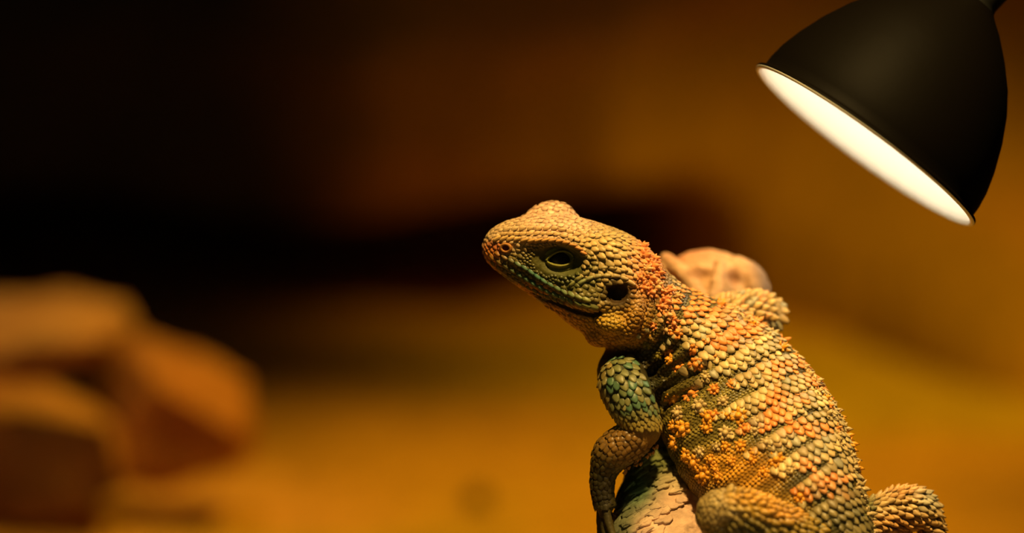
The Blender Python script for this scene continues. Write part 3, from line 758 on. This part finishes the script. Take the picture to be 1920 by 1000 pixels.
plates('brow_scale', [(932, 449), (960, 449), (990, 452), (1020, 451), (1052, 453), (1078, 462), (1093, 474)], 14, lambda t: (20-4*t, 8.5-1.5*t, 5), lambda t: np.array([.74, .46, .16])*(1-t)+np.array([.62, .27, .07])*t, 14, T_ROUND, 3)
plates('brow_scale', [(944, 440), (975, 440), (1010, 440), (1045, 441), (1080, 451)], 12, (15, 8, 4.5), lambda t: (.68, .43, .18), -8, T_ROUND, 2.5)
plates('brow_scale', [(950, 431), (975, 429), (1010, 429), (1045, 429), (1082, 440)], 10, (15, 9, 4), lambda t: (.68, .45, .22), 5, T_ROUND, 2.2)

# nostril
h = front_hit(949, 465); nb = []; nf = []
t1 = norm(np.cross(h[1], [0, 1, 0.])); t2 = np.cross(h[1], t1)
for a_ in range(20):
    for b_ in range(10):
        A = 2*math.pi*a_/20; Bq = 2*math.pi*b_/10; rr = 9.5+3.2*math.cos(Bq)
        nb.append(h[0]+(t1*math.cos(A)*rr*1.05+t2*math.sin(A)*rr*.8)+h[1]*(3.2*math.sin(Bq)+1))
        nf.append((a_*10+b_, a_*10+(b_+1) % 10, ((a_+1) % 20)*10+(b_+1) % 10, ((a_+1) % 20)*10+b_))
mk('nostril_rim', nb, nf, M_SKIN, liz, col=(.40, .17, .04))
mk('nostril', [h[0]+h[1]*1.2]+[h[0]+h[1]*2.2+(t1*math.cos(A)*8+t2*math.sin(A)*6.4) for A in np.arange(20)*math.pi/10], [(0, i+1, (i+1) % 20+1) for i in range(20)], M_SKIN, liz, col=(.10, .012, .006))

# eye: globe and two lids around an almond opening
EC = P(1050, 487, 38); ER = 33.
def sph(cx, cy, r):
    z = math.sqrt(max(r*r-cx*cx-cy*cy, 0)); return EC+np.array([cx, cy, z*.92])
V = []; F = []
for i in range(17):
    for j in range(32):
        a = math.pi*.5*i/16; b = 2*math.pi*j/32; V.append(EC+np.array([math.sin(a)*math.cos(b), math.sin(a)*math.sin(b), math.cos(a)*.92])*(ER-4))
        if i < 16: F.append((i*32+j, i*32+(j+1) % 32, (i+1)*32+(j+1) % 32, (i+1)*32+j))
mk('eyeball', V, F, M_EYE, liz, label='dark glossy eye')
def lid(name, sgn, colr, thick):
    V, F = [], []; nt_, nr_ = 40, 14
    tl = math.radians(7)
    for i in range(nt_+1):
        t = -1+2*i/nt_
        x0 = 22*t; y0 = sgn*(12 if sgn > 0 else 10)*(1-t*t)**.7*(1+.25*t)+1
        A = math.atan2(sgn*abs(math.sin(math.acos(t*.985))), t); x1 = 43*math.cos(A)*.98; y1 = 29*math.sin(A)
        for j in range(nr_+1):
            s_ = j/nr_; x = x0+(x1-x0)*s_; y = y0+(y1-y0)*s_
            xr, yr = x*math.cos(tl)-y*math.sin(tl), x*math.sin(tl)+y*math.cos(tl)
            rid = thick*math.exp(-((s_-.16)/.16)**2)+thick*.55*math.exp(-((s_-.62)/.14)**2)-1.2*math.exp(-((s_-.40)/.07)**2)
            if s_ == 0: rid = -2
            rad = math.hypot(xr, yr); zz = math.sqrt(max(ER*ER*1.9-rad*rad, 0))-ER*math.sqrt(1.9)+ER*.92
            V.append(EC+np.array([xr, yr, zz+rid+.6*math.sin(i*2.1)*math.sin(j*1.9)]))
            if i < nt_ and j < nr_:
                q = (i*(nr_+1)+j, i*(nr_+1)+j+1, (i+1)*(nr_+1)+j+1, (i+1)*(nr_+1)+j); F.append(q if sgn < 0 else q[::-1])
    V = np.array(V); cs = np.tile(np.array(colr), (len(V), 1))*(.9+.25*NR.rand(len(V), 1))
    mk(name, V, F, M_SKIN, liz, col=cs)
lid('upper_eyelid', 1, (.20, .20, .04), 7.5); lid('lower_eyelid', -1, (.19, .18, .035), 6.5)

# forelimb scales
ma = (bu0 > 1112) & (bu0 < 1240) & (bv0 > 662) & (bv0 < 806) & (BV[:, 2] > -10) & (bu0 < 1196+(bv0-690)*.5) & (np.abs(arm.dist(BV[:, 0], BV[:, 1], BV[:, 2])) < 4)
p, dd = scatter(ma, lambda q: 15.0-5.0*np.clip((uv_of(q)[1]-735)/45, 0, 1)-3*NR.rand(len(q)), 8); n = grad_pts(ops, p); ab = Bag(); u, v = uv_of(p)
for i in range(len(p)):
    tq = smooth01(765, 800, v[i]); g_ = R.random()
    c = np.array([.13, .16, .06])*(1-g_)+np.array([.25, .22, .08])*g_ if R.random() < .7 else np.array([.09, .17, .09])  # olive and green of the arm, darkened to include shade under the head
    c = c*(1-tq)+np.array([.34, .25, .05])*tq
    if u[i] < 1142: c = c*.5+np.array([.34, .20, .04])*.5
    ab.add(p[i], np.array([.45, -.9, 0])+NR.normal(0, .12, 3), n[i], (dd[i]*1.5, dd[i]*1.28, 3.8*dd[i]/13), c)
emit('arm_scale', ab, T_LOW, singles=90, score=lambda it: it[3][0]+it[2][2]*10, many_name='arm_scales')
p, n, T, l, th, k = candidates(arm, 148, 320, 10, 11, -180, 180, .2)
fb = Bag(); sk = skin_color(p)
for i in range(len(p)): fb.add(p[i], T[i]+NR.normal(0, .2, 3), n[i], (13*R.uniform(.8, 1.2), 12, 2.2*R.uniform(.6, 1.5)), sk[i]*R.uniform(.8, 1.3))
emit('forearm_scales', fb, T_ROUND)
for (a, b) in [(1228, 835), (1216, 850), (1200, 862), (1186, 870), (1168, 878)]:
    pos = P(a, b, 44); nn = grad_pts(ops, pos[None])[0]; pos = pos-nn*field_pts(ops, pos[None])[0]
    bb = Bag()
    for q in range(4): bb.add(pos+NR.normal(0, 5, 3), np.array([.3, -1, 0]), norm(nn+NR.normal(0, .2, 3)), (9, 9, 6), np.array([.38, .18, .03])*R.uniform(.7, 1.1))
    W, FF, cc = bb.build(T_CONE); mk('arm_spine', W, quad_fix(FF), M_SCALE, liz, col=cc)

# hind legs
def leg_scales(ch, name, l0, l1, rowp, pt, size, colf, tpl, thr=(-180, 180), cond=None, jit=.15):
    p, n, T, l, th, k = candidates(ch, l0, l1, rowp, pt, thr[0], thr[1], jit); u, v = uv_of(p); b = Bag()
    for i in range(len(p)):
        if cond and not cond(u[i], v[i], p[i]): continue
        s_ = R.uniform(.8, 1.2); b.add(p[i], -0*T[i]+T[i]+NR.normal(0, .15, 3), n[i], (size[0]*s_, size[1]*s_, size[2]*s_*R.uniform(.8, 1.3)), colf(u[i], v[i])*R.uniform(.8, 1.15))
    emit(name, b, tpl)
def rcol(u, v): return mixes((.62, .42, .17), np.array([u]), np.array([v]), [(1700, 925, 40, 12, (.70, .36, .12), .8), (1740, 930, 20, 30, (.45, .42, .28), .8), (1625, 960, 18, 30, (.10, .13, .04), .8), (1690, 985, 60, 22, (.70, .34, .09), .7)])[0]
def leg_scatter(ch, name, cond, spacing, size, colf, fwd, tpl, seed):
    m = (np.abs(ch.dist(BV[:, 0], BV[:, 1], BV[:, 2])) < 4) & cond(bu0, bv0, BV[:, 2])
    p, dd = scatter(m, lambda q: spacing*(.8+.4*NR.rand(len(q))), seed); n = grad_pts(ops, p); u, v = uv_of(p); b = Bag()
    for i in range(len(p)): b.add(p[i], np.array(fwd)+NR.normal(0, .15, 3), n[i], (size[0]*dd[i], size[1]*dd[i], size[2]*R.uniform(.7, 1.4)), colf(u[i], v[i])*R.uniform(.8, 1.15))
    emit(name, b, tpl)
leg_scatter(rleg, 'hind_leg_scales', lambda u, v, z: (u > 1612) & (v < 1100), 11.5, (1.8, 1.1, 5), rcol, (1, -.25, .15), T_TENT, 5)
def lcol(u, v): return mixes((.34, .22, .03), np.array([u]), np.array([v]), [(1345, 950, 42, 40, (.50, .36, .14), 1), (1430, 935, 60, 18, (.72, .36, .05), .9), (1400, 1000, 60, 26, (.09, .08, .02), .85), (1470, 965, 40, 14, (.66, .30, .04), .8)])[0]
leg_scatter(lleg, 'hind_leg_scales', lambda u, v, z: (u > 1366) & (v < 1100), 11.5, (1.6, 1.1, 5), lcol, (.9, -.45, .1), T_KEEL, 6)
leg_scatter(lleg, 'knee_scales', lambda u, v, z: (u <= 1380) & (v < 1100), 8, (1.4, 1.2, 1.8), lcol, (-.3, -.9, .1), T_ROUND, 7)
farm = Chain([(1320, 610, -80, 40), (1385, 592, -120, 42), (1432, 590, -148, 38), (1430, 612, -176, 30)], 5)
def fcol(u, v): return np.array([.56, .36, .13]) if R.random() < .6 else np.array([.66, .33, .12]) if R.random() < .6 else np.array([.36, .30, .16])
leg_scales(farm, 'far_arm_scales', 40, 150, 15, 15, (19, 16, 6.5), fcol, T_KEEL)

# trunk scales: the largest three hundred stand alone, the rest as one mass
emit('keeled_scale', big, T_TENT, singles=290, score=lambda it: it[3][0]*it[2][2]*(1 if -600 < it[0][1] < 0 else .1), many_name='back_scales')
emit('flank_scales', small, T_SMALL)

# claws
for a, b, r in hand_tips:
    d = norm(b-a); q = norm(np.cross(d, [0, 0, 1.])); e = np.cross(d, q); V = []; n_ = 8
    for t, rr in ((-.2, 1.0), (.3, .8), (.7, .45), (1, .05)):
        for j in range(n_): A = 2*math.pi*j/n_; V.append(b+d*t*r*3.4+np.array([0, 0, -1.])*t*t*r*.9+(q*math.cos(A)+e*math.sin(A))*r*.8*rr)
    mk('claw', V, [(i*n_+j, i*n_+(j+1) % n_, (i+1)*n_+(j+1) % n_, (i+1)*n_+j) for i in range(3) for j in range(n_)], M_CLAW, liz)

# ================================================================= BARK FLAKES
def br_hit(u, v):
    z = 300
    for _ in range(80):
        p = P(u, v, z)[None]; f = field_pts(br_ops, p)[0]
        if f < .5: return p[0], grad_pts(br_ops, p)[0]
        z -= max(f*.8, .5)
        if z < -400: return None
def flake(pos, nrm, lx, ly, ang, col, th=4):
    t = norm(np.array([math.cos(ang), math.sin(ang), 0])-nrm*np.dot(nrm, [math.cos(ang), math.sin(ang), 0])); s_ = np.cross(nrm, t)
    n_ = 14; V = []; ph = R.uniform(0, 6)
    rads = [1+.28*math.sin(3*a+ph)+R.uniform(-.18, .18) for a in np.arange(n_)/n_*2*math.pi]
    for ring, (sc_, hh) in enumerate(((1, -2.5), (1.0, th), (.86, th+1.2), (.45, th+.6), (0, th+.9))):
        for j in range(n_):
            A = 2*math.pi*j/n_; rr = rads[j]*sc_; x, y = math.cos(A)*rr*lx/2, math.sin(A)*rr*ly/2
            V.append(pos+t*x+s_*y+nrm*(hh-(y*y)*.006-(x*x)*.003+.14*y*0))
    F = [(i*n_+j, i*n_+(j+1) % n_, (i+1)*n_+(j+1) % n_, (i+1)*n_+j) for i in range(4) for j in range(n_)]
    V = np.array(V); ub, vb = uv_of(V); mk('bark_flake', V, F, M_BARK, stump, col=mixes((.30, .20, .12), ub, vb, BR_BLOBS)*col)
for i in range(120):
    t = R.random(); v_ = 845+165*t
    ul = 1155-8*t; ur = 1275+10*t; u_ = R.uniform(ul, ur)
    if (u_ > 1250 and v_ > 950) : continue
    h = br_hit(u_, v_)
    if h is None: continue
    flake(h[0], h[1], R.uniform(18, 38), R.uniform(9, 17), math.radians(R.uniform(8, 34)), R.uniform(.8, 1.25), R.uniform(2.2, 4.5))
for o in list(bpy.data.objects):
    if '_o' in o: del o['_o']
